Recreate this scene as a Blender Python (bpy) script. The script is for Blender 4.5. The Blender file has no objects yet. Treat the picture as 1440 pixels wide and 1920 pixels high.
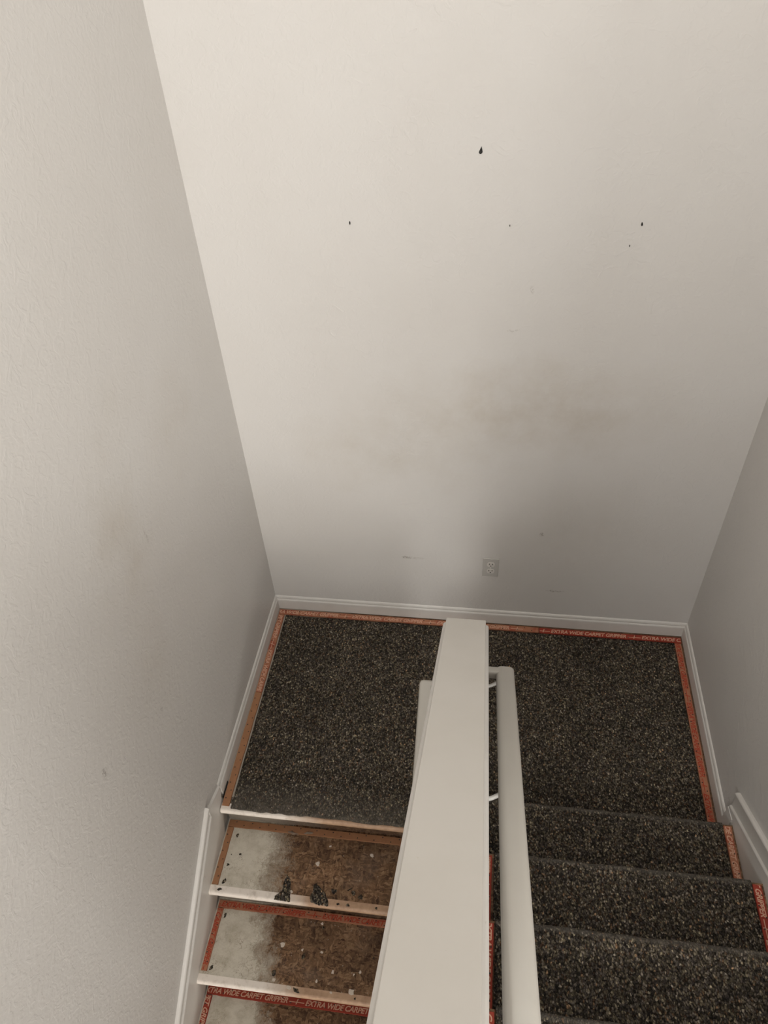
import bpy, bmesh, math, random
from mathutils import Vector, Matrix, noise

random.seed(7)
S = bpy.context.scene
C = S.collection

# ------------------------------------------------------------------ camera
cam_d = bpy.data.cameras.new('camera')
cam_d.sensor_fit = 'VERTICAL'
cam_d.sensor_height = 36.0
cam_d.sensor_width = 27.0
cam_d.lens = 1413.83 / 1920.0 * 36.0
cam_d.clip_start = 0.02
cam = bpy.data.objects.new('camera', cam_d)
C.objects.link(cam)
r = Vector((0.99032, 0.12988, -0.04892)); d = Vector((0.05278, -0.67847, -0.73272)); f = Vector((-0.12836, 0.72305, -0.67876))
M = Matrix((( r.x, -d.x, -f.x, 0.97635), (r.y, -d.y, -f.y, -2.31803), (r.z, -d.z, -f.z, 2.85372), (0, 0, 0, 1)))
cam.matrix_world = M
S.camera = cam

# ------------------------------------------------------------------ colour management, world, lights
S.view_settings.view_transform = 'Standard'
S.view_settings.look = 'None'
S.view_settings.gamma = 1.0
S.view_settings.use_curve_mapping = False
S.view_settings.exposure = 0.0

w = bpy.data.worlds.new('sky'); S.world = w; w.use_nodes = True
nt = w.node_tree; bg = nt.nodes['Background']
sky = nt.nodes.new('ShaderNodeTexSky'); sky.sky_type = 'NISHITA'; sky.sun_disc = False
sky.sun_elevation = math.radians(35); sky.sun_rotation = math.radians(40)
nt.links.new(sky.outputs[0], bg.inputs[0]); bg.inputs[1].default_value = 0.12

def area(name, loc, target, sx, sy, power, col):
    l = bpy.data.lights.new(name, 'AREA'); l.shape = 'RECTANGLE'; l.size = sx; l.size_y = sy
    l.energy = power; l.color = col
    o = bpy.data.objects.new(name, l); C.objects.link(o); o.location = loc
    o.rotation_euler = (Vector(target) - Vector(loc)).to_track_quat('-Z', 'Y').to_euler()
    return o
# unseen lamps added to fit wall brightness: two high rear, two downstairs, one overhead
area('left_rear_fill', (0.50, -4.90, 3.10), (0.50, 0, 3.10), 0.90, 0.90, 59, (1.0, 0.985, 0.955))
area('right_rear_fill', (2.80, -4.90, 3.10), (2.80, 0, 3.10), 0.90, 0.90, 108, (1.0, 0.985, 0.955))
area('overhead_fill', (1.40, -1.20, 3.68), (1.40, -1.20, 0), 0.90, 0.90, 11.5, (1.0, 0.985, 0.955))
area('downstairs_fill', (1.43, -4.90, -1.60), (0.45, 0, -0.30), 0.90, 0.90, 66, (1.0, 0.95, 0.88))
area('stair_foot_fill', (0.47, -4.90, -0.60), (0.45, 0, -0.30), 0.90, 0.90, 22, (1.0, 0.95, 0.88))

# ------------------------------------------------------------------ measures
W = 1.9308; R = 0.1598; G = 0.2619
DL = 1.050       # landing edge above the lower flight
DR = 0.9679      # first nosing of the upper flight
CX0, CX1 = 0.895, 0.992     # centre wall
CAPS = 0.665                # slope of the wall cap
CAPY, CAPZ = -0.811, 1.001  # far end of the cap
ZC = 3.72                   # ceiling upstairs
ZB = -2.90                  # lower floor
YR = -5.0                   # rear wall upstairs
UP_Y = -DR - 8 * G          # edge of the upper floor
UP_Z = 8 * R + R * 0        # upper floor level
XR = 4.2

# ------------------------------------------------------------------ material helpers
def mat(name, base=(.8, .8, .8), rough=.6, spec=.35, build=None):
    m = bpy.data.materials.new(name); m.use_nodes = True
    nt = m.node_tree; b = nt.nodes['Principled BSDF']
    b.inputs['Base Color'].default_value = (*base, 1); b.inputs['Roughness'].default_value = rough
    b.inputs['Specular IOR Level'].default_value = spec
    if build: build(nt, b)
    return m
class N:
    """short hand for wiring nodes"""
    def __init__(s, nt): s.nt = nt; s.tc = nt.nodes.new('ShaderNodeTexCoord'); s.co = s.tc.outputs['Object']
    def new(s, t, **k):
        n = s.nt.nodes.new(t)
        for a, v in k.items(): setattr(n, a, v)
        return n
    def link(s, a, b): s.nt.links.new(a, b)
    def mapping(s, scale=(1, 1, 1), rot=(0, 0, 0), loc=(0, 0, 0), src=None):
        m = s.new('ShaderNodeMapping'); m.inputs['Scale'].default_value = scale; m.inputs['Rotation'].default_value = rot
        m.inputs['Location'].default_value = loc; s.link(src or s.co, m.inputs[0]); return m.outputs[0]
    def noise(s, scale, detail=4, rough=.5, src=None, dist=0, color=False):
        n = s.new('ShaderNodeTexNoise'); n.inputs['Scale'].default_value = scale; n.inputs['Detail'].default_value = detail
        n.inputs['Roughness'].default_value = rough; n.inputs['Distortion'].default_value = dist
        s.link(src or s.co, n.inputs['Vector']); return n.outputs['Color' if color else 'Fac']
    def vor(s, scale, src=None, feature='F1', rnd=1):
        n = s.new('ShaderNodeTexVoronoi'); n.feature = feature; n.inputs['Scale'].default_value = scale
        n.inputs['Randomness'].default_value = rnd
        s.link(src or s.co, n.inputs['Vector']); return n
    def ramp(s, src, stops, interp='LINEAR'):
        n = s.new('ShaderNodeValToRGB'); cr = n.color_ramp; cr.interpolation = interp
        while len(cr.elements) < len(stops): cr.elements.new(.5)
        for e, (p, c) in zip(cr.elements, stops):
            e.position = p; e.color = (*c, 1) if hasattr(c, '__len__') else (c, c, c, 1)
        s.link(src, n.inputs[0]); return n.outputs[0]
    def math(s, op, a, b=None, clamp=False):
        n = s.new('ShaderNodeMath', operation=op); n.use_clamp = clamp
        for i, v in enumerate((a, b)):
            if v is None: continue
            if isinstance(v, (int, float)): n.inputs[i].default_value = v
            else: s.link(v, n.inputs[i])
        return n.outputs[0]
    def mix(s, fac, a, b, blend='MIX'):
        n = s.new('ShaderNodeMix', data_type='RGBA', blend_type=blend)
        for sock, v in ((n.inputs[0], fac), (n.inputs[6], a), (n.inputs[7], b)):
            if isinstance(v, (int, float)): sock.default_value = v
            elif isinstance(v, tuple): sock.default_value = (*v, 1)
            else: s.link(v, sock)
        return n.outputs[2]
    def bump(s, b, h, strength, dist=.002, prev=None):
        n = s.new('ShaderNodeBump'); n.inputs['Strength'].default_value = strength; n.inputs['Distance'].default_value = dist
        s.link(h, n.inputs['Height'])
        if prev is not None: s.link(prev, n.inputs['Normal'])
        s.link(n.outputs[0], b.inputs['Normal']); return n.outputs[0]
    def xyz(s, src=None):
        n = s.new('ShaderNodeSeparateXYZ'); s.link(src or s.co, n.inputs[0]); return n.outputs
    def blob(s, c, rad, warp=None):
        """1 at centre c falling to 0 at radii rad"""
        m = s.mapping(src=warp or s.co, loc=tuple(-a / q for a, q in zip(c, rad)), scale=tuple(1 / q for q in rad))
        n = s.new('ShaderNodeVectorMath', operation='LENGTH'); s.link(m, n.inputs[0])
        return s.math('SUBTRACT', 1, n.outputs['Value'], True)
    def warp(s, scale, amount):
        n = s.noise(scale, 3, .6, color=True)
        v = s.new('ShaderNodeVectorMath', operation='SUBTRACT'); s.link(n, v.inputs[0]); v.inputs[1].default_value = (.5, .5, .5)
        k = s.new('ShaderNodeVectorMath', operation='SCALE'); s.link(v.outputs[0], k.inputs[0]); k.inputs['Scale'].default_value = amount
        a = s.new('ShaderNodeVectorMath', operation='ADD'); s.link(s.co, a.inputs[0]); s.link(k.outputs[0], a.inputs[1])
        return a.outputs[0]

WALL = (0.61, 0.588, 0.562)
def wall_build(marks=(), scuffs=(), rough_tex=1.0):
    def b(nt, bs):
        n = N(nt)
        big = n.noise(1.6, 3, .6)
        col = n.mix(n.ramp(big, [(.35, 0), (.7, 1)]), WALL, (WALL[0] * .965, WALL[1] * .958, WALL[2] * .95))
        for c, rad, k in marks:                      # hand-dirt smudges
            wv = n.warp(5, .35)
            f_ = n.math('MULTIPLY', n.blob(c, rad, wv), n.ramp(n.noise(9, 5, .65), [(.35, .25), (.7, 1)]))
            col = n.mix(n.math('MULTIPLY', f_, k, True), col, (.42, .36, .28))
        for c, rad, k in scuffs:                     # small scuff strokes
            wv = n.warp(40, .025)
            f_ = n.math('MULTIPLY', n.ramp(n.blob(c, rad, wv), [(0.15, 0), (.6, 1)]), n.ramp(n.noise(160, 2), [(.42, 0), (.55, 1)]))
            col = n.mix(n.math('MULTIPLY', f_, k, True), col, (.24, .21, .18))
        nt.links.new(col, bs.inputs['Base Color'])
        tex = n.noise(75, 3, .55, dist=.6)
        patches = n.ramp(n.noise(28, 2, .5, dist=1.2), [(.50, 0), (.60, 1)])
        p = n.bump(bs, tex, .30 * rough_tex, .003)
        n.bump(bs, patches, .28 * rough_tex, .0016, p)
    return b
M_back = mat('painted_back_wall', WALL, .55, .3, wall_build(
    marks=[((.95, 0, 1.18), (.60, .5, .26), .42), ((1.30, 0, 1.25), (.45, .5, .25), .4), ((.45, 0, 1.0), (.35, .5, .2), .3),
           ((1.45, 0, .62), (.4, .5, .3), .16), ((.8, 0, .95), (.4, .5, .15), .16)],
    scuffs=[((.653, 0, .407), (.030, .1, .012), .8), ((.70, 0, .405), (.05, .1, .009), .3), ((1.232, 0, .597), (.014, .1, .022), .7),
            ((1.325, 0, .245), (.06, .1, .008), .6), ((1.10, 0, 1.70), (.010, .1, .02), .3), ((1.05, 0, 1.55), (.03, .1, .007), .25)], rough_tex=.75))
M_left = mat('painted_left_wall', WALL, .42, .4, wall_build(
    marks=[((0, -.95, 1.42), (.5, .16, .3), .4), ((0, -1.05, 1.0), (.5, .16, .35), .2), ((0, -.5, 1.5), (.5, .22, .25), .2), ((0, -.8, 1.72), (.5, .16, .14), .18)],
    scuffs=[((0, -1.42, .98), (.1, .012, .03), .7), ((0, -.85, 1.33), (.1, .008, .05), .35), ((0, -1.1, .8), (.1, .01, .02), .35)], rough_tex=.8))
M_wall = mat('painted_wall', WALL, .5, .3, wall_build(rough_tex=1.0))
M_ceil = mat('painted_ceiling', (.80, .79, .76), .7, .2, wall_build(rough_tex=.6))

def trim_build(nt, b):
    n = N(nt)
    col = n.mix(n.ramp(n.noise(6, 5, .6), [(.4, 0), (.75, 1)]), (.655, .63, .595), (.60, .57, .53))
    col = n.mix(n.math('MULTIPLY', n.ramp(n.noise(60, 4, .7), [(.66, 0), (.72, 1)]), .35), col, (.45, .40, .34))
    nt.links.new(col, b.inputs['Base Color'])
    n.bump(b, n.noise(45, 3), .12, .001)
M_trim = mat('painted_trim', (.74, .70, .65), .38, .4, trim_build)

def cap_build(nt, b):
    n = N(nt)
    col = n.mix(n.ramp(n.noise(4, 5, .6), [(.4, 0), (.75, 1)]), (.60, .57, .525), (.565, .535, .485))
    col = n.mix(n.math('MULTIPLY', n.ramp(n.noise(70, 3, .7), [(.70, 0), (.74, 1)]), .3), col, (.5, .45, .38))
    nt.links.new(col, b.inputs['Base Color'])
    n.bump(b, n.noise(30, 2, src=n.mapping((1, .25, .25))), .10, .001)
M_cap = mat('satin_white_paint', (.8, .77, .71), .33, .45, cap_build)
def rail_build(nt, b):
    n = N(nt)
    nt.links.new(n.mix(n.ramp(n.noise(4, 5, .6), [(.4, 0), (.75, 1)]), (.46, .435, .39), (.435, .405, .36)), b.inputs['Base Color'])
M_rail = mat('satin_white_rail', (.6, .56, .5), .45, .35, rail_build)
M_metal = mat('painted_metal', (.74, .72, .68), .3, .5)

def pad_build(tint, grey_edge=None):
    def b(nt, bs):
        n = N(nt)
        wv = n.warp(60, .010)
        m1 = n.mapping((1, .7, .7), (.3, .2, .5), src=wv)
        v = n.vor(210, m1); v2 = n.vor(520, m1)
        cs = n.xyz(v.outputs['Color'])
        dark = n.ramp(cs[0], [(0, (.012, .0105, .009)), (.30, (.026, .022, .018)), (.60, (.047, .040, .031)), (.82, (.075, .063, .047)), (.95, (.115, .097, .070)), (.99, (.19, .165, .12))])
        hue = n.mix(n.ramp(cs[1], [(.45, 0), (.6, 1)]), (1.0, .98, .90), (.97, .97, 1.05))
        hue = n.mix(n.ramp(cs[2], [(.9, 0), (.93, 1)]), hue, (1.15, .85, .68))
        col = n.mix(1.0, dark, hue, 'MULTIPLY')
        c2 = n.xyz(v2.outputs['Color'])
        fine = n.ramp(c2[0], [(0, .55), (.6, 1.0), (1, 1.5)])
        col = n.mix(1.0, col, fine, 'MULTIPLY')
        gap = n.ramp(v.outputs['Distance'], [(.35, 1), (.7, .4)])
        col = n.mix(1.0, col, gap, 'MULTIPLY')
        patch = n.ramp(n.noise(3.2, 3, .6), [(.3, tint * .82), (.7, tint * 1.2)])
        col = n.mix(1.0, col, patch, 'MULTIPLY')
        if grey_edge == 'stairs':      # foam lighter grey where it folds over each nosing
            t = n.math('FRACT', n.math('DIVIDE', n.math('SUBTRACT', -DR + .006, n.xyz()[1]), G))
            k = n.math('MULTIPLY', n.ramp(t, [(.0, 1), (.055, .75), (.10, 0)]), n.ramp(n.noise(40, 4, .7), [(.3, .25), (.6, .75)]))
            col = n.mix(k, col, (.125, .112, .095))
        if grey_edge == 'landing':     # trodden grey along the edge above the lower flight
            t = n.math('MULTIPLY', n.math('SUBTRACT', -.90, n.xyz()[1]), 7.0, True)
            k = n.math('MULTIPLY', t, n.ramp(n.noise(22, 5, .7), [(.3, .15), (.65, .7)]))
            col = n.mix(k, col, (.135, .12, .10))
        nt.links.new(col, bs.inputs['Base Color'])
        h = n.math('ADD', n.math('MULTIPLY', v.outputs['Distance'], -1.0), n.math('MULTIPLY', cs[1], .8))
        p = n.bump(bs, h, .8, .004)
        n.bump(bs, n.noise(420, 2), .5, .002, p)
    return b
M_pad = mat('foam_pad', (.05, .045, .04), .95, .1, pad_build(2.1, 'landing'))
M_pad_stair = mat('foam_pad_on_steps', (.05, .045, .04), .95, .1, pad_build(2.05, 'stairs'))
M_scrap = mat('foam_scrap', (.03, .03, .03), .95, .1, pad_build(2.4))

def osb_color(n):
    wv = n.warp(16, .05)
    a = n.vor(1, n.mapping((30, 150, 40), (0, 0, .45), src=wv)); a2 = n.vor(1, n.mapping((130, 34, 40), (0, 0, .6), src=wv))
    a3 = n.vor(1, n.mapping((60, 170, 40), (0, 0, -.7), src=wv))
    ca = n.xyz(a.outputs['Color'])[0]; cb = n.xyz(a2.outputs['Color'])[0]; cc = n.xyz(a3.outputs['Color'])[0]
    strand = n.mix(n.ramp(n.noise(26, 3, dist=1), [(.46, 0), (.54, 1)]), ca, cb)
    strand = n.mix(n.ramp(n.noise(31, 3, dist=1, src=n.mapping(loc=(3, 1, 0))), [(.52, 0), (.58, 1)]), strand, cc)
    soft = n.noise(38, 6, .75, dist=1.5, src=n.mapping((1, .6, 1)))
    strand = n.mix(.42, strand, n.ramp(soft, [(.3, 0), (.7, 1)]))
    brown = n.ramp(strand, [(.18, (.062, .032, .018)), (.4, (.13, .072, .038)), (.6, (.19, .108, .058)), (.85, (.29, .18, .10))])
    brown = n.mix(1.0, brown, n.ramp(n.noise(7, 6, .7, src=wv), [(.35, .62), (.65, 1.12)]), 'MULTIPLY')
    grey = n.ramp(n.noise(6, 5, .65), [(.52, 0), (.74, .42)])
    return n.mix(grey, brown, (.20, .148, .115)), wv, strand
def tread_build(edge, soft=.10):
    def b(nt, bs):
        n = N(nt)
        brown, wv, strand = osb_color(n)
        x = n.xyz(n.warp(5, .30))[0]
        spray = n.math('DIVIDE', n.math('SUBTRACT', edge + soft / 2, x), soft, True)       # white overspray from the wall side
        fine = n.noise(85, 8, .8, src=n.mapping((1, .7, 1), src=wv), dist=1.2)
        rag = n.math('ADD', n.math('MULTIPLY', n.math('SUBTRACT', spray, .5), 1.3), fine)
        m_ = n.ramp(rag, [(.36, 0), (.50, .55), (.74, 1)])
        white = n.mix(n.ramp(n.noise(16, 7, .75), [(.42, 0), (.72, 1)]), (.56, .515, .43), (.37, .325, .25))
        cracks = n.vor(1, n.mapping((30, 60, 30), (0, 0, .9), src=n.warp(24, .08)), 'DISTANCE_TO_EDGE')
        ck = n.math('MULTIPLY', n.ramp(cracks.outputs['Distance'], [(.0, 1), (.04, 0)]), n.ramp(n.noise(13, 3), [(.47, 0), (.62, .7)]))
        white = n.mix(ck, white, (.18, .125, .08))
        col = n.mix(m_, brown, white)
        halo = n.math('MULTIPLY', n.math('MULTIPLY', m_, n.math('SUBTRACT', 1, m_)), 1.4)       # rusty fringe of the overspray
        col = n.mix(halo, col, (.15, .09, .05))
        sp = n.vor(75, n.warp(60, .012)); spc = n.xyz(sp.outputs['Color'])
        sm = n.math('MULTIPLY', n.ramp(sp.outputs['Distance'], [(.10, 1), (.2, 0)]), n.ramp(spc[0], [(.90, 0), (.92, 1)]))
        col = n.mix(n.math('MULTIPLY', sm, .6), col, (.46, .40, .32))
        nt.links.new(col, bs.inputs['Base Color'])
        h = n.math('ADD', n.math('MULTIPLY', strand, .5), n.math('MULTIPLY', fine, .8))
        n.bump(bs, h, .5, .0018)
    return b
M_tread1 = mat('painted_flakeboard', (.3, .2, .1), .7, .2, tread_build(.25, .34))
M_tread2 = mat('flakeboard_overspray', (.3, .2, .1), .7, .2, tread_build(.25, .22))
M_osb = mat('flakeboard', (.3, .2, .1), .7, .2, tread_build(.10, .2))
def nosing_build(nt, bs):
    n = N(nt)
    x = n.xyz(n.warp(9, .12))[0]
    t = n.math('DIVIDE', n.math('SUBTRACT', x, .26), .16, True)
    tan = n.mix(n.ramp(n.noise(25, 5, .7), [(.35, 0), (.7, 1)]), (.46, .30, .19), (.30, .18, .11))
    wht = n.mix(n.ramp(n.noise(35, 5, .7), [(.5, 0), (.8, 1)]), (.74, .67, .60), (.50, .43, .36))
    nt.links.new(n.mix(t, wht, tan), bs.inputs['Base Color'])
    n.bump(bs, n.noise(60, 4), .3, .001)
M_nosing = mat('painted_nosing', (.6, .5, .4), .45, .35, nosing_build)
def riser_build(nt, bs):
    n = N(nt)
    x = n.xyz(n.warp(9, .2))[0]
    t = n.math('DIVIDE', n.math('SUBTRACT', x, .12), .3, True)
    brown, wv, strand = osb_color(n)
    nt.links.new(n.mix(t, (.33, .29, .24), n.mix(.5, brown, (.10, .06, .04))), bs.inputs['Base Color'])
M_riser = mat('dusty_riser', (.2, .15, .1), .8, .2, riser_build)
M_sub = mat('landing_board', (.3, .24, .18), .8, .2, riser_build)

def strip_build(kind):
    def b(nt, bs):
        n = N(nt)
        wood = n.mix(n.noise(30, 5, .7, src=n.mapping((1, 1, 1))), (.42, .185, .105), (.30, .125, .07)) if kind != 'plain' else \
            n.mix(n.noise(40, 5, .7), (.37, .185, .095), (.25, .12, .06))
        red = n.mix(n.noise(90, 4, .7), (.32, .050, .030), (.24, .036, .022))
        if kind == 'red': fac = n.ramp(n.noise(26, 5, .7), [(.18, 0), (.34, 1)])
        elif kind == 'faded': fac = n.ramp(n.noise(16, 5, .75), [(.48, 0), (.66, .8)])
        else: fac = n.ramp(n.noise(26, 5, .75), [(.68, 0), (.8, .4)])
        nt.links.new(n.mix(fac, wood, red), bs.inputs['Base Color'])
        n.bump(bs, n.noise(150, 3), .3, .0006)
    return b
M_strip = {k: mat('gripper_wood_' + k, (.4, .1, .05), .75, .2, strip_build(k)) for k in ('red', 'faded', 'plain')}
M_ink_pale = mat('pale_lettering', (.56, .33, .23), .8, .1)
M_ink_red = mat('red_lettering', (.36, .06, .035), .8, .1)
M_nail = mat('dark_steel', (.05, .035, .03), .45, .4)
M_nail.node_tree.nodes['Principled BSDF'].inputs['Metallic'].default_value = .4
M_plastic = mat('outlet_plastic', (.47, .45, .42), .4, .45)
M_recept = mat('outlet_face_plastic', (.62, .59, .55), .35, .5)
M_slot = mat('outlet_slot', (.03, .026, .022), .7, .1)
M_plaster = mat('plaster_drop', (.55, .475, .40), .8, .2)
M_hole = mat('dark_hole', (.03, .028, .025), .7, .2)
M_carpet = mat('upper_hall_floor', (.30, .26, .22), .9, .1)
M_glass = mat('window_glass', (1, 1, 1), .02, .5)
_g = M_glass.node_tree; _t = _g.nodes.new('ShaderNodeBsdfTransparent'); _s = _g.nodes.new('ShaderNodeMixShader'); _s.inputs[0].default_value = .06
_g.links.new(_t.outputs[0], _s.inputs[1]); _g.links.new(_g.nodes['Principled BSDF'].outputs[0], _s.inputs[2])
_g.links.new(_s.outputs[0], _g.nodes['Material Output'].inputs[0])

# ------------------------------------------------------------------ geometry helpers
def link(name, bm, m, parent=None, bevel=0, seg=2, smooth=False):
    bmesh.ops.remove_doubles(bm, verts=bm.verts, dist=1e-6)
    bmesh.ops.recalc_face_normals(bm, faces=bm.faces)
    if bevel:
        es = [e for e in bm.edges if len(e.link_faces) == 2 and e.calc_face_angle(0) > .5]
        bmesh.ops.bevel(bm, geom=es, offset=bevel, segments=seg, affect='EDGES', profile=.5, clamp_overlap=True)
    me = bpy.data.meshes.new(name); bm.to_mesh(me); bm.free()
    if smooth:
        for p in me.polygons: p.use_smooth = True
    me.materials.append(m)
    o = bpy.data.objects.new(name, me); C.objects.link(o)
    if parent is not None: adopt(o, parent)
    return o
def adopt(o, parent):
    o.parent = parent
    q = parent; off = Matrix()
    off = parent.matrix_basis.copy() if parent.parent is None else parent.matrix_world_hint if hasattr(parent, 'matrix_world_hint') else Matrix()
    if parent.parent is None: o.matrix_parent_inverse = off.inverted()
def box(bm, x0, x1, y0, y1, z0, z1):
    m = Matrix.Translation(((x0 + x1) / 2, (y0 + y1) / 2, (z0 + z1) / 2)) @ Matrix.Diagonal((abs(x1 - x0), abs(y1 - y0), abs(z1 - z0), 1))
    bmesh.ops.create_cube(bm, size=1, matrix=m); return bm
def bx(*a): return box(bmesh.new(), *a)
def prism(bm, pts, fn0, fn1):
    """loft a 2-D polygon between two placements"""
    a = [bm.verts.new(fn0(*p)) for p in pts]; b = [bm.verts.new(fn1(*p)) for p in pts]
    bm.faces.new(a); bm.faces.new(b[::-1])
    for i in range(len(pts)): bm.faces.new((a[i], a[i - 1], b[i - 1], b[i]))
    return bm
def loft(bm, pts, fns):
    rings = [[bm.verts.new(fn(*p)) for p in pts] for fn in fns]
    bm.faces.new(rings[0]); bm.faces.new(rings[-1][::-1])
    for a, b in zip(rings, rings[1:]):
        for i in range(len(pts)): bm.faces.new((a[i], a[i - 1], b[i - 1], b[i]))
    return bm
def thing(name, label, cat, loc=(0, 0, 0), group=None):
    o = bpy.data.objects.new(name, None); C.objects.link(o); o.location = loc; o.empty_display_size = .1
    return tag(o, label, cat, group)
def tag(o, label, cat, group=None):
    o['label'] = label; o['category'] = cat
    if group: o['group'] = group
    return o
def struct(name, bm, m, parent=None, **k):
    o = link(name, bm, m, parent, **k)
    if parent is None: o['kind'] = 'structure'
    return o

# ------------------------------------------------------------------ the room
T = .12
struct('wall_left', bx(-T, 0, YR - T, T, ZB, ZC), M_left)
struct('wall_back', bx(0, W, 0, T, ZB, ZC), M_back)
struct('wall_right', bx(W, W + T, -2.95, T, ZB, ZC), M_wall)
# upstairs hall turns right behind the camera
bm = bx(W + T, XR, -2.95, -2.95 + T, UP_Z - .25, ZC); struct('wall_front', bm, M_wall)
# rear wall, its unseen openings added for the fitted lamps
def window(name, bm_wall_boxes, axis, plane, depth, u0, u1, v0, v1):
    """frame and pane in an opening; axis 0: wall normal along y, axis 1: along x"""
    def B(bm, a0, a1, d0, d1, z0, z1):
        if axis == 0: box(bm, a0, a1, min(plane + d0, plane + d1), max(plane + d0, plane + d1), z0, z1)
        else: box(bm, min(plane + d0, plane + d1), max(plane + d0, plane + d1), a0, a1, z0, z1)
    bm = bmesh.new(); q = depth
    for a in ((u0, u0 + .05, v0, v1), (u1 - .05, u1, v0, v1), (u0 + .05, u1 - .05, v0, v0 + .05), (u0 + .05, u1 - .05, v1 - .05, v1)):
        B(bm, a[0], a[1], .3 * q, .8 * q, a[2], a[3])
    wo = struct(name, bm, M_trim)
    g = bmesh.new(); B(g, u0 + .05, u1 - .05, .5 * q, .54 * q, v0 + .05, v1 - .05); link('pane', g, M_glass, wo)
    sl = bmesh.new(); B(sl, u0 - .05, u1 + .05, -.2 * q, 0, v0 - .03, v0); link('sill', sl, M_trim, wo)
bm = bmesh.new()
for a in ((0, .05, 1.0, ZC), (.05, .95, 1.0, 2.65), (.05, .95, 3.55, ZC), (.95, 2.35, 1.0, ZC), (2.35, 3.25, 1.0, 2.65), (2.35, 3.25, 3.55, ZC), (3.25, XR, 1.0, ZC),
          (0, .02, ZB, 1.0), (.02, .92, ZB, -1.05), (.02, .92, -.15, 1.0), (.92, .98, ZB, 1.0), (.98, 1.88, ZB, -2.05), (.98, 1.88, -1.15, 1.0), (1.88, W + T, ZB, 1.0)):
    box(bm, a[0], a[1], YR - T, YR, a[2], a[3])
struct('wall_rear', bm, M_wall)
window('added_window_1', None, 0, YR, -T, .05, .95, 2.65, 3.55)  # unseen frames and panes added behind the fitted lamps, upstairs and down
window('added_window_2', None, 0, YR, -T, 2.35, 3.25, 2.65, 3.55)
window('added_window_3', None, 0, YR, -T, .02, .92, -1.05, -.15)
window('added_window_4', None, 0, YR, -T, .98, 1.88, -2.05, -1.15)
struct('wall_end', bx(XR, XR + T, YR - T, -2.95 + T, 1.0, ZC), M_wall)
struct('ceiling', bx(-T, XR + T, YR - T, T, ZC, ZC + .12), M_ceil)

# floors
floor = struct('floor', bx(0.0, W, -DL + .062, 0, -.19, 0.0), M_sub)
struct('floor_upper', bx(CX0 - .01, W, -3.6, UP_Y, UP_Z - .25, UP_Z), M_carpet)
struct('floor_hall', bx(0, XR, YR, -3.6, UP_Z - .25, UP_Z), M_carpet)
struct('floor_side', bx(W, XR, -3.6, -2.95, UP_Z - .25, UP_Z), M_carpet)
struct('floor_lower', bx(-T, W + T, YR - T, T, ZB - .1, ZB), M_carpet)
# centre wall between the two flights
def cz(y): return CAPZ + CAPS * (CAPY - y)
bm = bmesh.new()
yend = -2.6
pts = [(CAPY - .03, -.18), (CAPY - .03, cz(CAPY - .03) - .035), (yend, cz(yend) - .035), (yend, ZB), (-DL + .0, ZB), (-DL + .0, -.18)]
prism(bm, pts, lambda y, z: (CX0, y, z), lambda y, z: (CX1, y, z))
struct('wall_center', bm, M_wall)

# ------------------------------------------------------------------ baseboards
BT, BH = .012, .084
prof = [(0, 0), (BT, 0), (BT, BH * .68), (BT * .9, BH * .74), (BT * .62, BH * .80), (BT * .66, BH * .88), (BT * .45, BH * .96), (BT * .15, BH), (0, BH)]
bm = bmesh.new(); prism(bm, prof, lambda t, z: (0 + t, -t, z + .002), lambda t, z: (W - t, -t, z + .002))
struct('baseboard_back', bm, M_trim)
bm = bmesh.new(); prism(bm, prof, lambda t, z: (t, -t, z + .002), lambda t, z: (t, -.985, z + .002))
struct('baseboard_left', bm, M_trim)
bm = bmesh.new(); prism(bm, prof, lambda t, z: (W - t, -t, z + .002), lambda t, z: (W - t, -.915, z + .002))
struct('baseboard_right', bm, M_trim)

# sloping skirt boards (trim)
def skirt(name, xw, sgn, y0, z0, y1, slope, low, ridge_gap, yfar=None):
    """xw wall plane, sgn inward, (y0,z0) start of the upper bead, falling or climbing with slope"""
    bm = bmesh.new()
    z1 = z0 + slope * (y0 - y1)
    X = lambda t: xw + sgn * t
    def strip(t, top0, bot0, ys=y0, extra=0):
        poly = [(ys, z0 + slope * (y0 - ys) + top0), (y1, z1 + top0), (y1, z1 + bot0), (ys, z0 + slope * (y0 - ys) + bot0)]
        prism(bm, poly, lambda y, z: (X(0.0), y, z), lambda y, z: (X(t), y, z))
    strip(.0055, -.008, -ridge_gap)              # flat between the two beads
    strip(.0105, -ridge_gap - .004, -low)        # board
    def bead(zc, r_, ys):
        n_ = 10
        prof = [(r_ * 1.0 * math.sin(math.pi * i / n_) + .005, r_ * math.cos(math.pi * i / n_)) for i in range(n_ + 1)] + [(0, -r_), (0, r_)]
        zz = lambda y: z0 + slope * (y0 - y) + zc
        prism(bm, prof, lambda t, z: (X(t), ys, zz(ys) + z), lambda t, z: (X(t), y1, zz(y1) + z))
    bead(-.009, .0105, y0)
    bead(-ridge_gap, .0080, y0 + 0)
    bead(-ridge_gap - .019, .0045, y0 + 0)
    return bm
bm = skirt('trim_1', 0, 1, -1.105, .135, -3.05, -.605, .33, .068)
# piece that joins the landing baseboard to the slope
prism(bm, [(-1.105, .115), (-.985, .072), (-.985, .06), (-1.02, -.03), (-1.105, -.25)], lambda y, z: (0, y, z), lambda y, z: (.0105, y, z))
struct('trim_1', bm, M_trim)
bm = skirt('trim_2', W, -1, -.905, .262, -3.05, .61, .33, .098)
prism(bm, [(-.900, .150), (-.900, .004), (-.955, .004), (-.955, .158)], lambda y, z: (W, y, z), lambda y, z: (W - .0125, y, z))
struct('trim_2', bm, M_trim)
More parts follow.
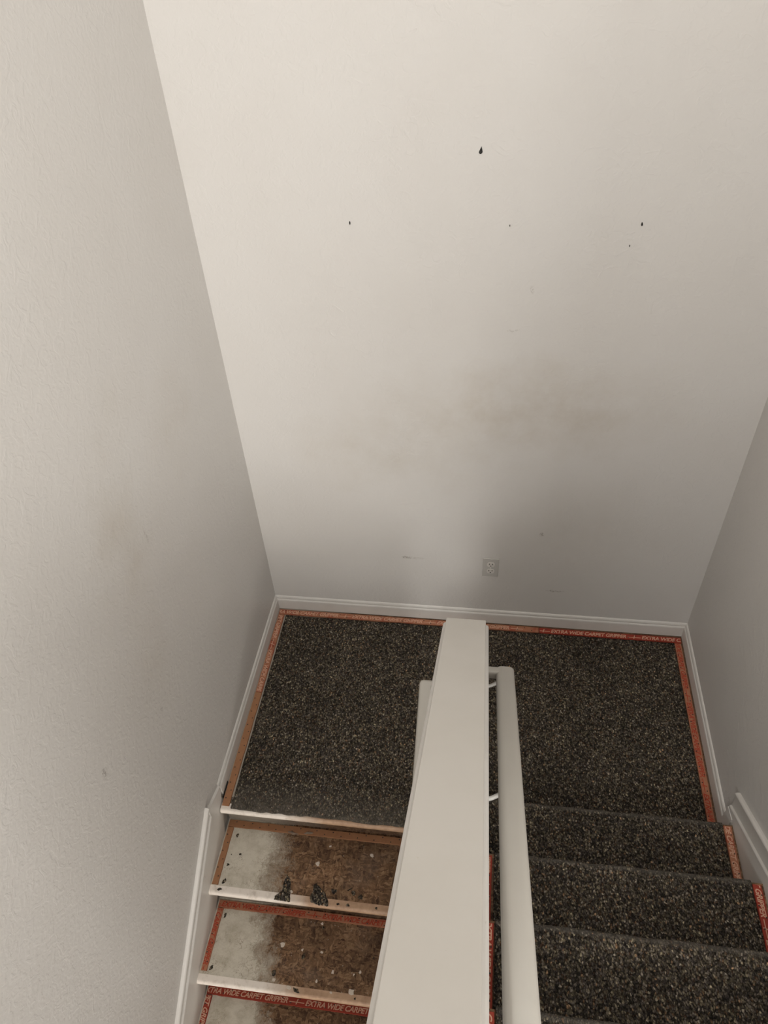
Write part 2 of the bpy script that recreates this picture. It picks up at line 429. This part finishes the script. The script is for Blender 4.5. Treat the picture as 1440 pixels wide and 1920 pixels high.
# inner stringer board between the centre wall and the upper flight
IS = .040
bm = bmesh.new(); y1 = -2.6; zt = lambda y: .055 + R + (R / G) * (-DR - y)
prism(bm, [(-DR + .02, .010), (-DR + .02, zt(-DR) - .05), (-DR - .01, zt(-DR)), (y1, zt(y1)), (y1, zt(y1) - .60), (-DR - .5, .010)], lambda y, z: (CX1 + .0005, y, z), lambda y, z: (CX1 + IS, y, z))
struct('trim_3', bm, M_trim)

# ------------------------------------------------------------------ the lower flight (bare boards)
lower = thing('staircase', 'bare flakeboard flight going down on the left, white paint overspray on its wall side', 'stairs', (.45, -DL - G, -R))
NT = .026; SX = .0105
def nosing_profile(y, z, th=NT, rr=.012, depth=.030):
    """(y,z) front top; profile of a rounded edge strip"""
    p = [(y + depth, z), (y + rr, z)]
    for i in range(1, 6):
        a = math.pi / 2 * i / 6; p.append((y + rr - rr * math.sin(a), z - rr + rr * math.cos(a)))
    p += [(y, z - rr), (y, z - th + rr * .5), (y + rr * .3, z - th), (y + depth, z - th)]
    return p
def jag(seed, amp): return lambda x: amp * (noise.noise(Vector((x * 9, seed, 0))) + .5 * noise.noise(Vector((x * 37, seed, 3))))
for k in range(1, 8):
    z = -k * R; yb = -DL - (k - 1) * G + (.047 if k == 1 else .053); yf = -DL - k * G + .025 - .0
    yfr = -DL + .0 - k * G + .012
    m = {1: M_tread1, 2: M_tread2}.get(k, M_tread2)
    t = link('tread', bx(SX, CX0 - .002, yfr + .030, yb + .012, z - NT, z), m, lower)
    bm = bmesh.new(); prism(bm, nosing_profile(yfr, z), lambda y, zz: (SX, y, zz), lambda y, zz: (CX0 - .002, y, zz))
    nb = link('nosing', bm, M_nosing, t)
    link('riser', bx(SX, CX0 - .002, yb, yb + .018, z + .0004, z + R - NT - .0002), M_riser, lower)
# landing's own nosing, part of the flight
bm = bmesh.new(); prism(bm, nosing_profile(-DL + .001, 0, depth=.032), lambda y, zz: (SX + .004, y, zz), lambda y, zz: (CX0 - .002, y, zz))
nb = link('nosing', bm, M_nosing, lower)

# ------------------------------------------------------------------ the upper flight
upper = thing('staircase', 'flight going up on the right, its treads covered with dark foam underlay', 'stairs', (1.45, -DR, 0))
PT = .009
for k in range(1, 9):
    z = k * R - PT; yn = -DR - (k - 1) * G - .004
    if k == 8: continue
    t = link('tread', bx(CX1 + IS + .002, W - .0105, yn - G - .03, yn, z - .028, z), M_osb, upper)
    link('riser', bx(CX1 + IS + .002, W - .0105, yn - .045, yn - .025, z - R + .0004 + (PT if k == 1 else 0), z - .0282), M_riser, upper)
link('riser', bx(CX1 + IS + .002, W - .0105, UP_Y - .005, UP_Y + .012, 7 * R - PT + .0004, UP_Z - .001), M_riser, upper)

# ------------------------------------------------------------------ foam underlay
def pad_sheet(x0, x1, y0, y1, zt, thick, seed, edges=(1, 1, 1, 1), amp=.0025, drop=None, nx=None, step=.012):
    """sheet with slightly ragged edges; y0 front (towards camera), y1 back; drop = wrap down over the far (back) edge by that much"""
    bm = bmesh.new()
    nx = nx or int((x1 - x0) / step); ny = max(2, int((y1 - y0) / step))
    jx0, jx1, jy0, jy1 = (jag(seed + i, amp * e) for i, e in zip(range(4), edges))
    def P(i, j, z):
        u = i / nx; v = j / ny
        y = y0 + (y1 - y0) * v; x = x0 + (x1 - x0) * u
        x_ = x + jx0(y) * (1 - u) + jx1(y) * u
        y_ = y + jy0(x) * (1 - v) + jy1(x) * v
        return (x_, y_, z)
    rows = []
    for j in range(ny + 1):
        rows.append([bm.verts.new(P(i, j, zt + .0012 * noise.noise(Vector((i * .35, j * .35, seed))))) for i in range(nx + 1)])
    if drop:
        rr = .013
        for a in (20, 40, 60, 80, 90):
            a_ = math.radians(a); row = []
            for i in range(nx + 1):
                p = P(i, ny, 0); row.append(bm.verts.new((p[0], p[1] + rr * math.sin(a_), zt - rr + rr * math.cos(a_))))
            rows.append(row)
        row = []
        for i in range(nx + 1):
            p = P(i, ny, 0); row.append(bm.verts.new((p[0], p[1] + rr - .002, zt - drop)))
        rows.append(row)
    for a, b in zip(rows, rows[1:]):
        for i in range(nx): bm.faces.new((a[i], a[i + 1], b[i + 1], b[i]))
    # thickness
    geom = bm.faces[:]
    ret = bmesh.ops.extrude_face_region(bm, geom=geom)
    vs = [v for v in ret['geom'] if isinstance(v, bmesh.types.BMVert)]
    inner = set(vs)
    for v in vs:
        if drop and v.co.y > y1 - .001 and v.co.z < zt - .002:
            v.co.y -= thick * .8; v.co.z -= 0 if v.co.z < zt - rr else thick * .3
        else: v.co.z -= thick
    return bm
PADG = 'foam underlay pieces on the upper flight'
bm = pad_sheet(.056, W - .052, -DL + .012, -.060, PT, .0085, 1, (1, .6, 2.2, 1), amp=.003)
tag(link('carpet_pad', bm, M_pad, smooth=True), 'large dark speckled foam underlay sheet covering the whole landing floor', 'carpet underlay')
names = ['lowest', 'second lowest', 'third lowest', 'fourth lowest', 'fifth lowest', 'sixth lowest', 'seventh lowest']
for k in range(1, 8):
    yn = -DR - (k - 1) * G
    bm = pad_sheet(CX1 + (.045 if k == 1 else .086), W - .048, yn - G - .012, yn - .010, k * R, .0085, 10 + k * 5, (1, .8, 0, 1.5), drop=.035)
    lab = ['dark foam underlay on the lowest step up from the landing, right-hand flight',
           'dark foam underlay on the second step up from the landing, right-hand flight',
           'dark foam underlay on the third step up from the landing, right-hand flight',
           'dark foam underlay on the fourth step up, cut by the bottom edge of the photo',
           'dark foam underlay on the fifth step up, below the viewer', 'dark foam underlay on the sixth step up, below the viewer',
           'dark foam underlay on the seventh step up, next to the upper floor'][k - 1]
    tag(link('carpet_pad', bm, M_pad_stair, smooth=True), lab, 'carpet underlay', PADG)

# ------------------------------------------------------------------ tack strips
nail_me = None
def nail_mesh():
    global nail_me
    if nail_me is None:
        bm = bmesh.new()
        bmesh.ops.create_cone(bm, cap_ends=True, segments=8, radius1=.0028, radius2=.0016, depth=.0022, matrix=Matrix.Translation((0, 0, .0011)))
        nail_me = bpy.data.meshes.new('nail'); bm.to_mesh(nail_me); bm.free(); nail_me.materials.append(M_nail)
    return nail_me
text_cache = {}
def text_mesh(s, size, bold=.0):
    key = (s, size)
    if key in text_cache: return text_cache[key]
    cu = bpy.data.curves.new('t', 'FONT'); cu.body = s; cu.size = size; cu.shear = .28; cu.offset = bold; cu.align_x = 'LEFT'
    cu.space_character = .95; cu.extrude = .00015
    o = bpy.data.objects.new('t', cu); C.objects.link(o)
    dg = bpy.context.evaluated_depsgraph_get(); dg.update()
    me = bpy.data.meshes.new_from_object(o.evaluated_get(dg)); C.objects.unlink(o); bpy.data.objects.remove(o)
    text_cache[key] = me; return me
MSG = 'EXTRA WIDE CARPET GRIPPER \u2014I\u2014 '
def serif_letters(me_src, xmax, x_off, slide):
    """copy of the lettering moved by slide along x and cut to 0..xmax"""
    bm = bmesh.new(); bm.from_mesh(me_src)
    bmesh.ops.translate(bm, verts=bm.verts, vec=(slide, 0, 0))
    for co, no in (((.002, 0, 0), (-1, 0, 0)), ((xmax - .002, 0, 0), (1, 0, 0))):
        bmesh.ops.bisect_plane(bm, geom=bm.verts[:] + bm.edges[:] + bm.faces[:], plane_co=co, plane_no=no, clear_outer=True)
    return bm
def tack_strip(label, a, b, z, width=.031, kind='red', text=None, side=1, slide=0.0, ink=None, group=None, thick=.006, nails=True, tsize=.026, seed=0):
    """strip from a to b (x,y); width grows to the left of a->b * side"""
    a = Vector((a[0], a[1], 0)); b = Vector((b[0], b[1], 0)); L = (b - a).length; u = (b - a).normalized()
    v = Vector((-u.y, u.x, 0)) * side
    t = thing('tack_strip', label, 'carpet tack strip', (a.x, a.y, z), group)
    Mx = Matrix((( u.x, v.x, 0, a.x), (u.y, v.y, 0, a.y), (0, 0, 1, z), (0, 0, 0, 1)))
    bm = bmesh.new(); n_ = max(4, int(L / .02)); rnd = random.Random(seed)
    e0 = [rnd.uniform(-.0008, .0008) for _ in range(n_ + 1)]; e1 = [rnd.uniform(-.0008, .0008) for _ in range(n_ + 1)]
    tops = []; bots = []
    for i in range(n_ + 1):
        x = L * i / n_
        tops.append((bm.verts.new(Mx @ Vector((x, .0015 + e0[i], thick))), bm.verts.new(Mx @ Vector((x, width - .0015 + e1[i], thick)))))
        bots.append((bm.verts.new(Mx @ Vector((x, 0 + e0[i], .0003))), bm.verts.new(Mx @ Vector((x, width + e1[i], .0003)))))
    for i in range(n_):
        t0, t1, b0, b1 = tops[i], tops[i + 1], bots[i], bots[i + 1]
        bm.faces.new((t0[0], t1[0], t1[1], t0[1])); bm.faces.new((b0[0], b0[1], b1[1], b1[0]))
        bm.faces.new((t0[0], b0[0], b1[0], t1[0])); bm.faces.new((t0[1], t1[1], b1[1], b0[1]))
    bm.faces.new((tops[0][0], tops[0][1], bots[0][1], bots[0][0])); bm.faces.new((tops[-1][0], bots[-1][0], bots[-1][1], tops[-1][1]))
    link('wood_strip', bm, M_strip[kind], t)
    if text:
        me = text_mesh(MSG * 3, tsize, .0006)
        bm = serif_letters(me, L, 0, slide)
        if side < 0:   # keep the letters readable, not mirrored
            tm = Mx @ Matrix.Translation((0, width, 0)) @ Matrix.Diagonal((1, -1, 1, 1))
        else: tm = Mx
        # Bfont capital height is about .69 of the size
        cap_h = tsize * .72
        tm = tm @ Matrix.Translation((0, (width - cap_h) / 2, thick + .0002))
        bmesh.ops.transform(bm, matrix=tm, verts=bm.verts)
        if len(bm.verts): link('lettering', bm, ink or M_ink_pale, t)
    if nails:
        cnt = int(L / .034)
        for i in range(cnt):
            x = .014 + (L - .028) * (i + .5) / cnt; y = width * (.28 if i % 2 else .72) + rnd.uniform(-.001, .001)
            o = bpy.data.objects.new('nail', nail_mesh()); C.objects.link(o); o.parent = t
            p = Mx @ Vector((x, y, thick - .0003)); o.location = p - t.location
            o.rotation_euler = (rnd.uniform(-.5, .5), rnd.uniform(-.5, .5), 0)
    return t
# landing
tack_strip('red printed tack strip along the left half of the back wall, under the baseboard', (.018, -.052), (1.27, -.052), 0, kind='faded', text=1, slide=-.05, seed=1, ink=M_ink_pale)
tack_strip('bright red tack strip at the right end of the back wall', (1.274, -.054), (W - .018, -.054), 0, kind='red', text=1, slide=-.36, seed=2)
tack_strip('faded red tack strip by the far half of the left landing baseboard', (.047, -.055), (.047, -.50), 0, kind='faded', text=1, side=-1, slide=-.2, seed=3, ink=M_ink_pale)
tack_strip('plain orange tack strip by the near half of the left landing baseboard', (.047, -.503), (.047, -DL + .022), 0, kind='plain', side=-1, seed=4)
tack_strip('faded orange tack strip along the right landing baseboard', (W - .050, -.058), (W - .050, -.972), 0, kind='faded', text=1, slide=-.1, seed=5, ink=M_ink_red)
# lower flight
kinds = {1: ('plain', None), 2: ('faded', M_ink_red), 3: ('red', M_ink_pale), 4: ('red', M_ink_pale), 5: ('red', M_ink_pale), 6: ('red', M_ink_pale), 7: ('red', M_ink_pale)}
step_word = {1: 'highest', 2: 'second highest', 3: 'third highest', 4: 'fourth highest', 5: 'fifth highest', 6: 'sixth highest', 7: 'lowest built'}
for k in range(1, 5):
    z = -k * R; yb = -DL - (k - 1) * G + (.043 if k == 1 else .049)
    kd, ink = kinds[k]
    desc = {1: 'plain orange nail-dotted', 2: 'worn red-lettered', 3: 'bright red printed', 4: 'red printed'}[k]
    tack_strip('%s tack strip along the back of the %s bare tread' % (desc, step_word[k]), (.016, yb - .034), (CX0 - .01, yb - .034), z,
               kind=kd, text=ink is not None, ink=ink, slide=-.022 if k == 3 else -.4, seed=20 + k, width=.030 if k < 3 else .032, tsize=.026)
    tack_strip('%s short tack strip at the wall end of the %s bare tread' % ({1: 'orange brown', 2: 'dark red stained', 3: 'bright red printed', 4: 'red printed'}[k], step_word[k]),
               (.040, yb - .036), (.040, -DL - k * G + .032 + (.02 if k > 1 else .012)), z, kind={1: 'plain', 2: 'faded'}.get(k, 'red'), side=-1,
               text=k >= 2, ink=M_ink_red if k == 2 else M_ink_pale, slide=-.07 * k, seed=30 + k, width=.025)
# upper flight
ow = {1: 'lowest', 2: 'second', 3: 'third', 4: 'fourth', 5: 'fifth', 6: 'sixth', 7: 'seventh'}
for k in range(1, 6):
    yn = -DR - (k - 1) * G
    tack_strip('red printed tack strip by the right wall on the %s step up' % ow[k], (W - .046, yn - .012), (W - .046, yn - G + .022), k * R - PT, kind='red' if k != 1 else 'faded', text=1,
               slide=-.11 * k, seed=40 + k, width=.029, tsize=.024, thick=.007)
    if k == 1: continue
    xs = CX1 + (.079 if k == 2 else .083)
    tack_strip('red tack strip against the centre wall on the %s step up' % ow[k], (xs, yn - .012), (xs, yn - G + .022), k * R - PT, kind='red', side=-1, text=1,
               slide=-.13 * k, seed=50 + k, width=.029, tsize=.024, thick=.007)

# ------------------------------------------------------------------ wall cap
cap = thing('capping_board', 'broad white wooden cap board sloping up along the top of the centre wall', 'wall cap', ((CX0 + CX1) / 2, CAPY, CAPZ))
cx0, cx1 = .8845, 1.0070
def capfn(y, dz=0): return lambda x, z: (x, y, cz(y) + z)
def sweep_cap(prof, m, name, y_far, mit, bev=0, par=cap):
    bm = bmesh.new()
    prism(bm, prof, lambda x, z: (x, y_far, cz(y_far) + z), lambda x, z: (x, yend, cz(yend) + z))
    return link(name, bm, m, par, bevel=bev, seg=3)
sweep_cap([(cx0, 0), (cx1, 0), (cx1, -.020), (cx0, -.020)], M_cap, 'cap_board', CAPY, 0, .0022)
mo = .0095
def moulding(xs, sgn):
    # runs up the slope along the side of the wall, with a mitred corner at the far end
    pr = [(0, -.0195), (mo * .55, -.0205), (mo, -.026), (mo, -.036), (mo * .5, -.044), (0, -.048)]
    bm = bmesh.new()
    yf = CAPY + .000
    loft(bm, pr + [(-.008, -.048), (-.008, -.0195)], [lambda t, z: (xs + sgn * t, yf - .006 + max(t, 0) * .0, cz(yf - .006) + z), lambda t, z: (xs + sgn * t, yend, cz(yend) + z)])
    return bm
link('edge_moulding', moulding(cx1, 1), M_trim, cap, bevel=.0012, seg=2)
link('edge_moulding', moulding(cx0, -1), M_trim, cap, bevel=.0012, seg=2)
bm = bx(cx0 - .003, cx1 + .003, CAPY - .012, CAPY - .002, CAPZ - .052, CAPZ - .021)
link('end_moulding', bm, M_trim, cap, bevel=.003, seg=2)

# ------------------------------------------------------------------ handrails
def rail_section(wd, ht, n_=20, p=3.2):
    out = []
    for i in range(n_ * 2):
        a = 2 * math.pi * i / (n_ * 2)
        c, s = math.cos(a), math.sin(a)
        out.append((wd / 2 * math.copysign(abs(c) ** (2 / p), c), -ht / 2 + ht / 2 * math.copysign(abs(s) ** (2 / p), s)))
    return out
def handrail(label, xc, wd, yf, zf, slope, yn, xwall, sgn, bracket_dy):
    """xwall = wall face, sgn = +1 when the rail is to the right of that face"""
    t = thing('handrail', label, 'handrail', (xc, yf, zf))
    sec = rail_section(wd, .045)
    zz = lambda y: zf + slope * (yf - y)
    bm = bmesh.new()
    loft(bm, sec, [lambda x, z: (xc + x * .90, yf, zz(yf) + z * .9 - .002), lambda x, z: (xc + x, yf - .006, zz(yf - .006) + z), lambda x, z: (xc + x, yn, zz(yn) + z)])
    link('rail', bm, M_rail, t, smooth=True)
    for m_ in t.children[-1].data.polygons: m_.use_smooth = True
    # short return into the wall at the far end
    bm = bmesh.new(); sec2 = rail_section(.042, .044)
    y_ = yf - .023
    prism(bm, sec2, lambda a, z: (xwall + sgn * .0005, y_ + a, zz(y_ + a) + z), lambda a, z: (xc - sgn * wd * .2, y_ + a, zz(y_ + a) + z))
    link('wall_return', bm, M_rail, t, smooth=True)
    for dy in bracket_dy:
        y = yf - dy; z = zz(y) - .045
        bm = bmesh.new()
        # swan-neck arm: from the rail underside down and back to the wall
        P = [Vector((xc, y, z + .004)), Vector((xc, y, z - .012)), Vector((xc - sgn * .012, y - .004, z - .026)), Vector((xc - sgn * .040, y - .016, z - .034)), Vector((xwall + sgn * .004, y - .030, z - .036))]
        rad = .0055; rings = []
        for i, p in enumerate(P):
            tdir = (P[min(i + 1, len(P) - 1)] - P[max(i - 1, 0)]).normalized()
            q = tdir.to_track_quat('Z', 'Y')
            rings.append([bm.verts.new(p + q @ Vector((rad * math.cos(a * math.pi / 5), rad * math.sin(a * math.pi / 5), 0))) for a in range(10)])
        for a, b in zip(rings, rings[1:]):
            for i in range(10): bm.faces.new((a[i], a[i - 1], b[i - 1], b[i]))
        bm.faces.new(rings[0][::-1]); bm.faces.new(rings[-1])
        arm = link('bracket', bm, M_metal, t, smooth=True)
        bm = bmesh.new()
        bmesh.ops.create_cone(bm, cap_ends=True, segments=20, radius1=.016, radius2=.013, depth=.005,
                              matrix=Matrix.Translation((xwall + sgn * .0028, y - .030, z - .036)) @ Matrix.Rotation(sgn * math.pi / 2, 4, 'Y'))
        link('wall_plate', bm, M_metal, arm)
    return t
handrail('rounded white handrail sloping up right of the centre wall, above the padded flight', 1.0766, .0567, -.8653, .8465, .61, -3.0, CX1, 1, (.012, .560, 1.30))
handrail('white handrail left of the centre wall, mostly hidden under its broad cap', .832, .054, -.9028, .7919, -.61, -2.9, CX0, -1, (.12, .70, 1.4))

# ------------------------------------------------------------------ electrical outlet
ox, oz = 1.0285, .378
out = thing('electrical_outlet', 'white duplex electrical outlet low on the back wall', 'outlet', (ox, 0, oz))
bm = bx(ox - .035, ox + .035, -.0055, -.0002, oz - .057, oz + .057)
link('cover_plate', bm, M_plastic, out, bevel=.002, seg=3)
for s_ in (1, -1):
    zc = oz + s_ * .0205
    bm = bmesh.new(); pts = []
    for i in range(32):
        a = 2 * math.pi * i / 32; pts.append((.0172 * math.cos(a), max(-.0135, min(.0135, .0172 * math.sin(a)))))
    prism(bm, pts, lambda x, z: (ox + x, -.0052, zc + z), lambda x, z: (ox + x, -.0076, zc + z))
    rc = link('receptacle', bm, M_recept, out)
    for sx in (-1, 1):
        sl = bx(ox + sx * .0068 - .0014, ox + sx * .0068 + .0014, -.0079, -.0074, zc + .000, zc + .0085)
        link('slot', sl, M_slot, rc)
    bm = bmesh.new(); bmesh.ops.create_cone(bm, cap_ends=True, segments=14, radius1=.0027, radius2=.0027, depth=.0005, matrix=Matrix.Translation((ox, -.0077, zc - .0075)) @ Matrix.Rotation(math.pi / 2, 4, 'X'))
    link('ground_hole', bm, M_slot, rc)
bm = bmesh.new(); bmesh.ops.create_cone(bm, cap_ends=True, segments=16, radius1=.0032, radius2=.0026, depth=.0014, matrix=Matrix.Translation((ox, -.0060, oz)) @ Matrix.Rotation(math.pi / 2, 4, 'X'))
link('screw', bm, M_metal, out)

# ------------------------------------------------------------------ nail and nail holes on the back wall
bm = bmesh.new()
ring = []
pts = []
for i in range(28):     # drop-shaped dark gash with a rounded bottom
    a = 2 * math.pi * i / 28; s_ = math.sin(a); wd_ = .0055 * (1 if s_ < 0 else (1 - s_) ** .8)
    pts.append((wd_ * math.cos(a), -.0045 + (.0055 * s_ if s_ < 0 else .0165 * s_)))
prism(bm, pts, lambda x, z: (.9192 + x + z * .12, -.0002, 2.128 + z), lambda x, z: (.9192 + x * .8 + z * .12, -.0022, 2.128 + z))
tag(link('wall_anchor', bm, M_hole), 'dark drop-shaped screw anchor high on the back wall', 'wall anchor')
for (x, z, a, s_, lab) in ((.5176, 1.915, .3, 1.0, 'tiny dark nail high on the left part of the back wall'), (1.0154, 1.909, .2, .55, 'faint tiny nail in the back wall just below the dark screw anchor'),
                      (1.4065, 1.915, .5, 1.0, 'tiny dark nail high on the right part of the back wall, upper of two'), (1.3806, 1.848, -.6, .6, 'faint tiny nail on the right of the back wall, lower of two')):
    bm = bmesh.new()
    bmesh.ops.create_cone(bm, cap_ends=True, segments=10, radius1=.0030 * s_, radius2=.0016 * s_, depth=.006,
                          matrix=Matrix.Translation((x, -.0028, z)) @ Matrix.Rotation(a * .4, 4, 'Z') @ Matrix.Rotation(math.pi / 2, 4, 'X') @ Matrix.Diagonal((.8, 2.0, 1, 1)))
    tag(link('wall_nail', bm, M_hole), lab, 'nail')

# ------------------------------------------------------------------ debris on the bare treads
def scrap(pts, z, h, seed, m=M_scrap, n_in=0):
    bm = bmesh.new(); rnd = random.Random(seed)
    # densify and roughen the outline
    out_ = []
    for i in range(len(pts)):
        a = Vector(pts[i]); b = Vector(pts[(i + 1) % len(pts)]); k = max(1, int((b - a).length / .006))
        for j in range(k):
            p = a.lerp(b, j / k); out_.append(Vector((p.x + rnd.uniform(-.0016, .0016), p.y + rnd.uniform(-.0016, .0016))))
    c = sum(out_, Vector((0, 0))) / len(out_)
    base = [bm.verts.new((p.x, p.y, z + .0003)) for p in out_]
    rings = [base]
    for s_, hh in ((.93, .65), (.72, 1), (.45, .9), (.2, 1.05)):
        rings.append([bm.verts.new((c.x + (p.x - c.x) * s_, c.y + (p.y - c.y) * s_, z + h * hh * rnd.uniform(.55, 1.2))) for p in out_])
    for a, b in zip(rings, rings[1:]):
        for i in range(len(a)): bm.faces.new((a[i - 1], a[i], b[i], b[i - 1]))
    bm.faces.new(rings[-1]); bm.faces.new(base[::-1])
    return bm
s1 = [(0.3003, -1.2005), (0.3177, -1.2187), (0.3264, -1.2574), (0.3335, -1.3004), (0.3056, -1.3036), (0.2701, -1.297), (0.2695, -1.2834), (0.2937, -1.2636), (0.2915, -1.2316)]
s2 = [(0.4184, -1.2199), (0.4366, -1.2327), (0.4647, -1.2565), (0.4801, -1.2838), (0.4807, -1.3004), (0.4446, -1.2998), (0.412, -1.2915), (0.4045, -1.2755), (0.4109, -1.2479), (0.4095, -1.2283)]
YMIN1 = -DL - G + .014
cl = lambda pts: [(x, max(y, YMIN1)) for x, y in pts]
tag(link('foam_scrap', scrap(cl(s1), -R, .004, 1), M_scrap), 'tall narrow black foam scrap, left of two large ones on the highest bare tread', 'foam scrap', 'foam scraps stuck on the bare treads')
tag(link('foam_scrap', scrap(cl(s2), -R, .004, 2), M_scrap), 'broad ragged black foam scrap, right of two large ones on the highest bare tread', 'foam scrap', 'foam scraps stuck on the bare treads')
def bit(x, y, z, rx, ry, rot, seed, h=.003):
    rnd = random.Random(seed); pts = []
    for i in range(9):
        a = 2 * math.pi * i / 9; q = rnd.uniform(.65, 1.1); px, py = rx * q * math.cos(a), ry * q * math.sin(a)
        pts.append((x + px * math.cos(rot) - py * math.sin(rot), y + px * math.sin(rot) + py * math.cos(rot)))
    return scrap(pts, z, h, seed)
B = [(0.064, -1.0722, 1, .006, .009, 0, 'small black foam crumb in the back left corner of the highest bare tread'),
     (0.0948, -1.1447, 1, .005, .004, 0, 'small black foam crumb on the white-painted middle left of the highest bare tread'),
     (0.0609, -1.1495, 1, .0025, .0025, 0, 'tiniest black crumb beside the left tack strip of the highest bare tread'),
     (0.0557, -1.1887, 1, .005, .006, 0, 'round black crumb beside the left tack strip, highest bare tread, nearer its front'),
     (0.0592, -1.2527, 1, .006, .013, -.2, 'elongated black foam crumb near the front left corner of the highest bare tread'),
     (0.0506, -1.284, 1, .009, .005, .2, 'black crumb on the front left nosing of the highest bare tread'),
     (0.493, -1.2411, 1, .012, .010, 0, 'round black foam crumb just right of the broad ragged scrap'),
     (0.5679, -1.24, 1, .010, .009, 0, 'black foam crumb, middle one of three right of the broad scrap'),
     (0.553, -1.228, 1, .013, .0028, .6, 'thin black foam sliver slanting behind the crumbs on the highest bare tread'),
     (0.5979, -1.2502, 1, .011, .010, 0, 'black foam crumb, rightmost of three right of the broad scrap'),
     (0.5154, -1.285, 1, .006, .005, 0, 'small black crumb on the tan nosing just right of the broad scrap'),
     (0.5534, -1.285, 1, .008, .006, 0, 'small black crumb on the tan nosing, middle one of three'),
     (0.6619, -1.284, 1, .005, .005, 0, 'small black crumb on the tan nosing, next to the centre wall cap'),
     (0.5819, -1.0592, 1, .005, .004, 0, 'small dark crumb near the back right of the highest bare tread'),
     (0.0529, -1.3209, 2, .006, .011, 0, 'black oblong crumb in the back left corner of the second bare tread'),
     (0.0534, -1.5063, 2, .005, .012, -.4, 'dark sliver in the front left corner of the second bare tread'),
     (0.3926, -1.4306, 2, .007, .013, 0, 'black foam crumb in the middle of the second bare tread'),
     (0.2956, -1.4969, 2, .011, .014, 0, 'larger black foam lump toward the front of the second bare tread'),
     (0.4494, -1.3221, 2, .005, .008, 0, 'black crumb below a white speck at the back of the second bare tread'),
     (0.3894, -1.545, 2, .014, .008, -.4, 'dark foam lump on the nosing of the second bare tread'),
     (0.6601, -1.4057, 2, .003, .003, 0, 'tiny black crumb at the right of the second bare tread'),
     (0.6104, -1.545, 2, .005, .004, 0, 'small dark crumb on the nosing of the second bare tread, right part')]
for i, (x, y, k, rx, ry, ro, lab) in enumerate(B):
    tag(link('foam_scrap', bit(x, y, -k * R, rx, ry, ro, 100 + i), M_scrap), lab, 'foam scrap', 'foam scraps stuck on the bare treads')
F = [(.285, -1.040, 1, .026, .006, -.15, 'brown-grey fluffy foam shred on the back tack strip of the highest bare tread, left one'),
     (.3512, -1.034, 1, .020, .005, .1, 'fluffy foam shred against the riser behind the highest bare tread, right one')]
M_fuzz = mat('dusty_foam_shred', (.26, .20, .15), .95, .1)
for i, (x, y, k, rx, ry, ro, lab) in enumerate(F):
    tag(link('foam_shred', bit(x, y, -k * R + .006, rx, ry, ro, 150 + i, .004), M_fuzz), lab, 'foam shred')
Wh = [(0.4119, -1.1472, 1, .010, .012, 'white plaster blob in the middle of the highest bare tread'), (0.6197, -1.0904, 1, .009, .008, 'white plaster blob at the back right of the highest bare tread'),
      (0.3291, -1.2621, 1, .007, .007, 'round white plaster blob touching the tall ragged foam scrap'), (0.4491, -1.0738, 1, .006, .004, 'pale plaster speck at the back middle of the highest bare tread'),
      (0.4427, -1.3075, 2, .007, .007, 'white plaster speck at the back of the second bare tread'), (0.3054, -1.399, 2, .010, .010, 'pale plaster smear left of the middle of the second bare tread'),
      (0.3853, -1.4095, 2, .005, .005, 'small white plaster speck above the middle black crumb, second bare tread'), (0.4594, -1.4082, 2, .008, .004, 'small white plaster chip right of the middle black crumb'),
      (0.5142, -1.469, 2, .006, .009, 'white plaster chip at the centre right of the second bare tread'), (0.6167, -1.457, 2, .005, .006, 'white plaster chip at the right of the second bare tread, upper of two'),
      (0.5946, -1.469, 2, .004, .006, 'white plaster chip at the right of the second bare tread, lower of two'), (0.4595, -1.5058, 2, .004, .008, 'narrow white plaster speck near the front middle of the second bare tread'),
      (0.2985, -1.5201, 2, .009, .007, 'white plaster blob just in front of the larger black foam lump'), (0.362, -1.538, 2, .014, .009, 'grey plaster lump on the nosing of the second bare tread'),
      (0.5185, -1.5357, 2, .007, .005, 'pale plaster speck near the nosing of the second bare tread'), (0.593, -1.5246, 2, .016, .012, 'large pale plaster smear at the front right of the second bare tread')]
for i, (x, y, k, rx, ry, lab) in enumerate(Wh):
    tag(link('plaster_blob', bit(x, y, -k * R, rx, ry, 0, 200 + i, .0018), M_plaster), lab, 'plaster blob', 'plaster blobs on the bare treads')
# dark strip painting the shade in the gap beside the last landing baseboard
bm = bmesh.new(); box(bm, .0125, .0150, -1.00, -.93, .001, .012)
tag(link('gap_shade', bm, M_hole), 'short dark strip painted as shade in the gap between left baseboard and tack strip at landing edge', 'gap shade')


# ------------------------------------------------------------------ unseen ceiling panel added around the fitted overhead lamp
M_lamp = mat('added_lamp_diffuser', (.9, .88, .82), .5, .3)
_b = M_lamp.node_tree.nodes['Principled BSDF']; _b.inputs['Emission Color'].default_value = (1, .98, .95, 1); _b.inputs['Emission Strength'].default_value = 2.0
lt = thing('added_ceiling_panel', 'added square flush light panel on the ceiling above the landing, unseen', 'added light', (1.40, -1.20, ZC))
bm = bmesh.new()
for a in ((.91, 1.89, -1.69, -1.65), (.91, 1.89, -.75, -.71), (.91, .95, -1.65, -.75), (1.85, 1.89, -1.65, -.75)): box(bm, a[0], a[1], a[2], a[3], ZC - .035, ZC - .001)
link('panel_frame', bm, M_trim, lt)
link('diffuser', bx(.951, 1.849, -1.649, -.751, ZC - .020, ZC - .014), M_lamp, lt)
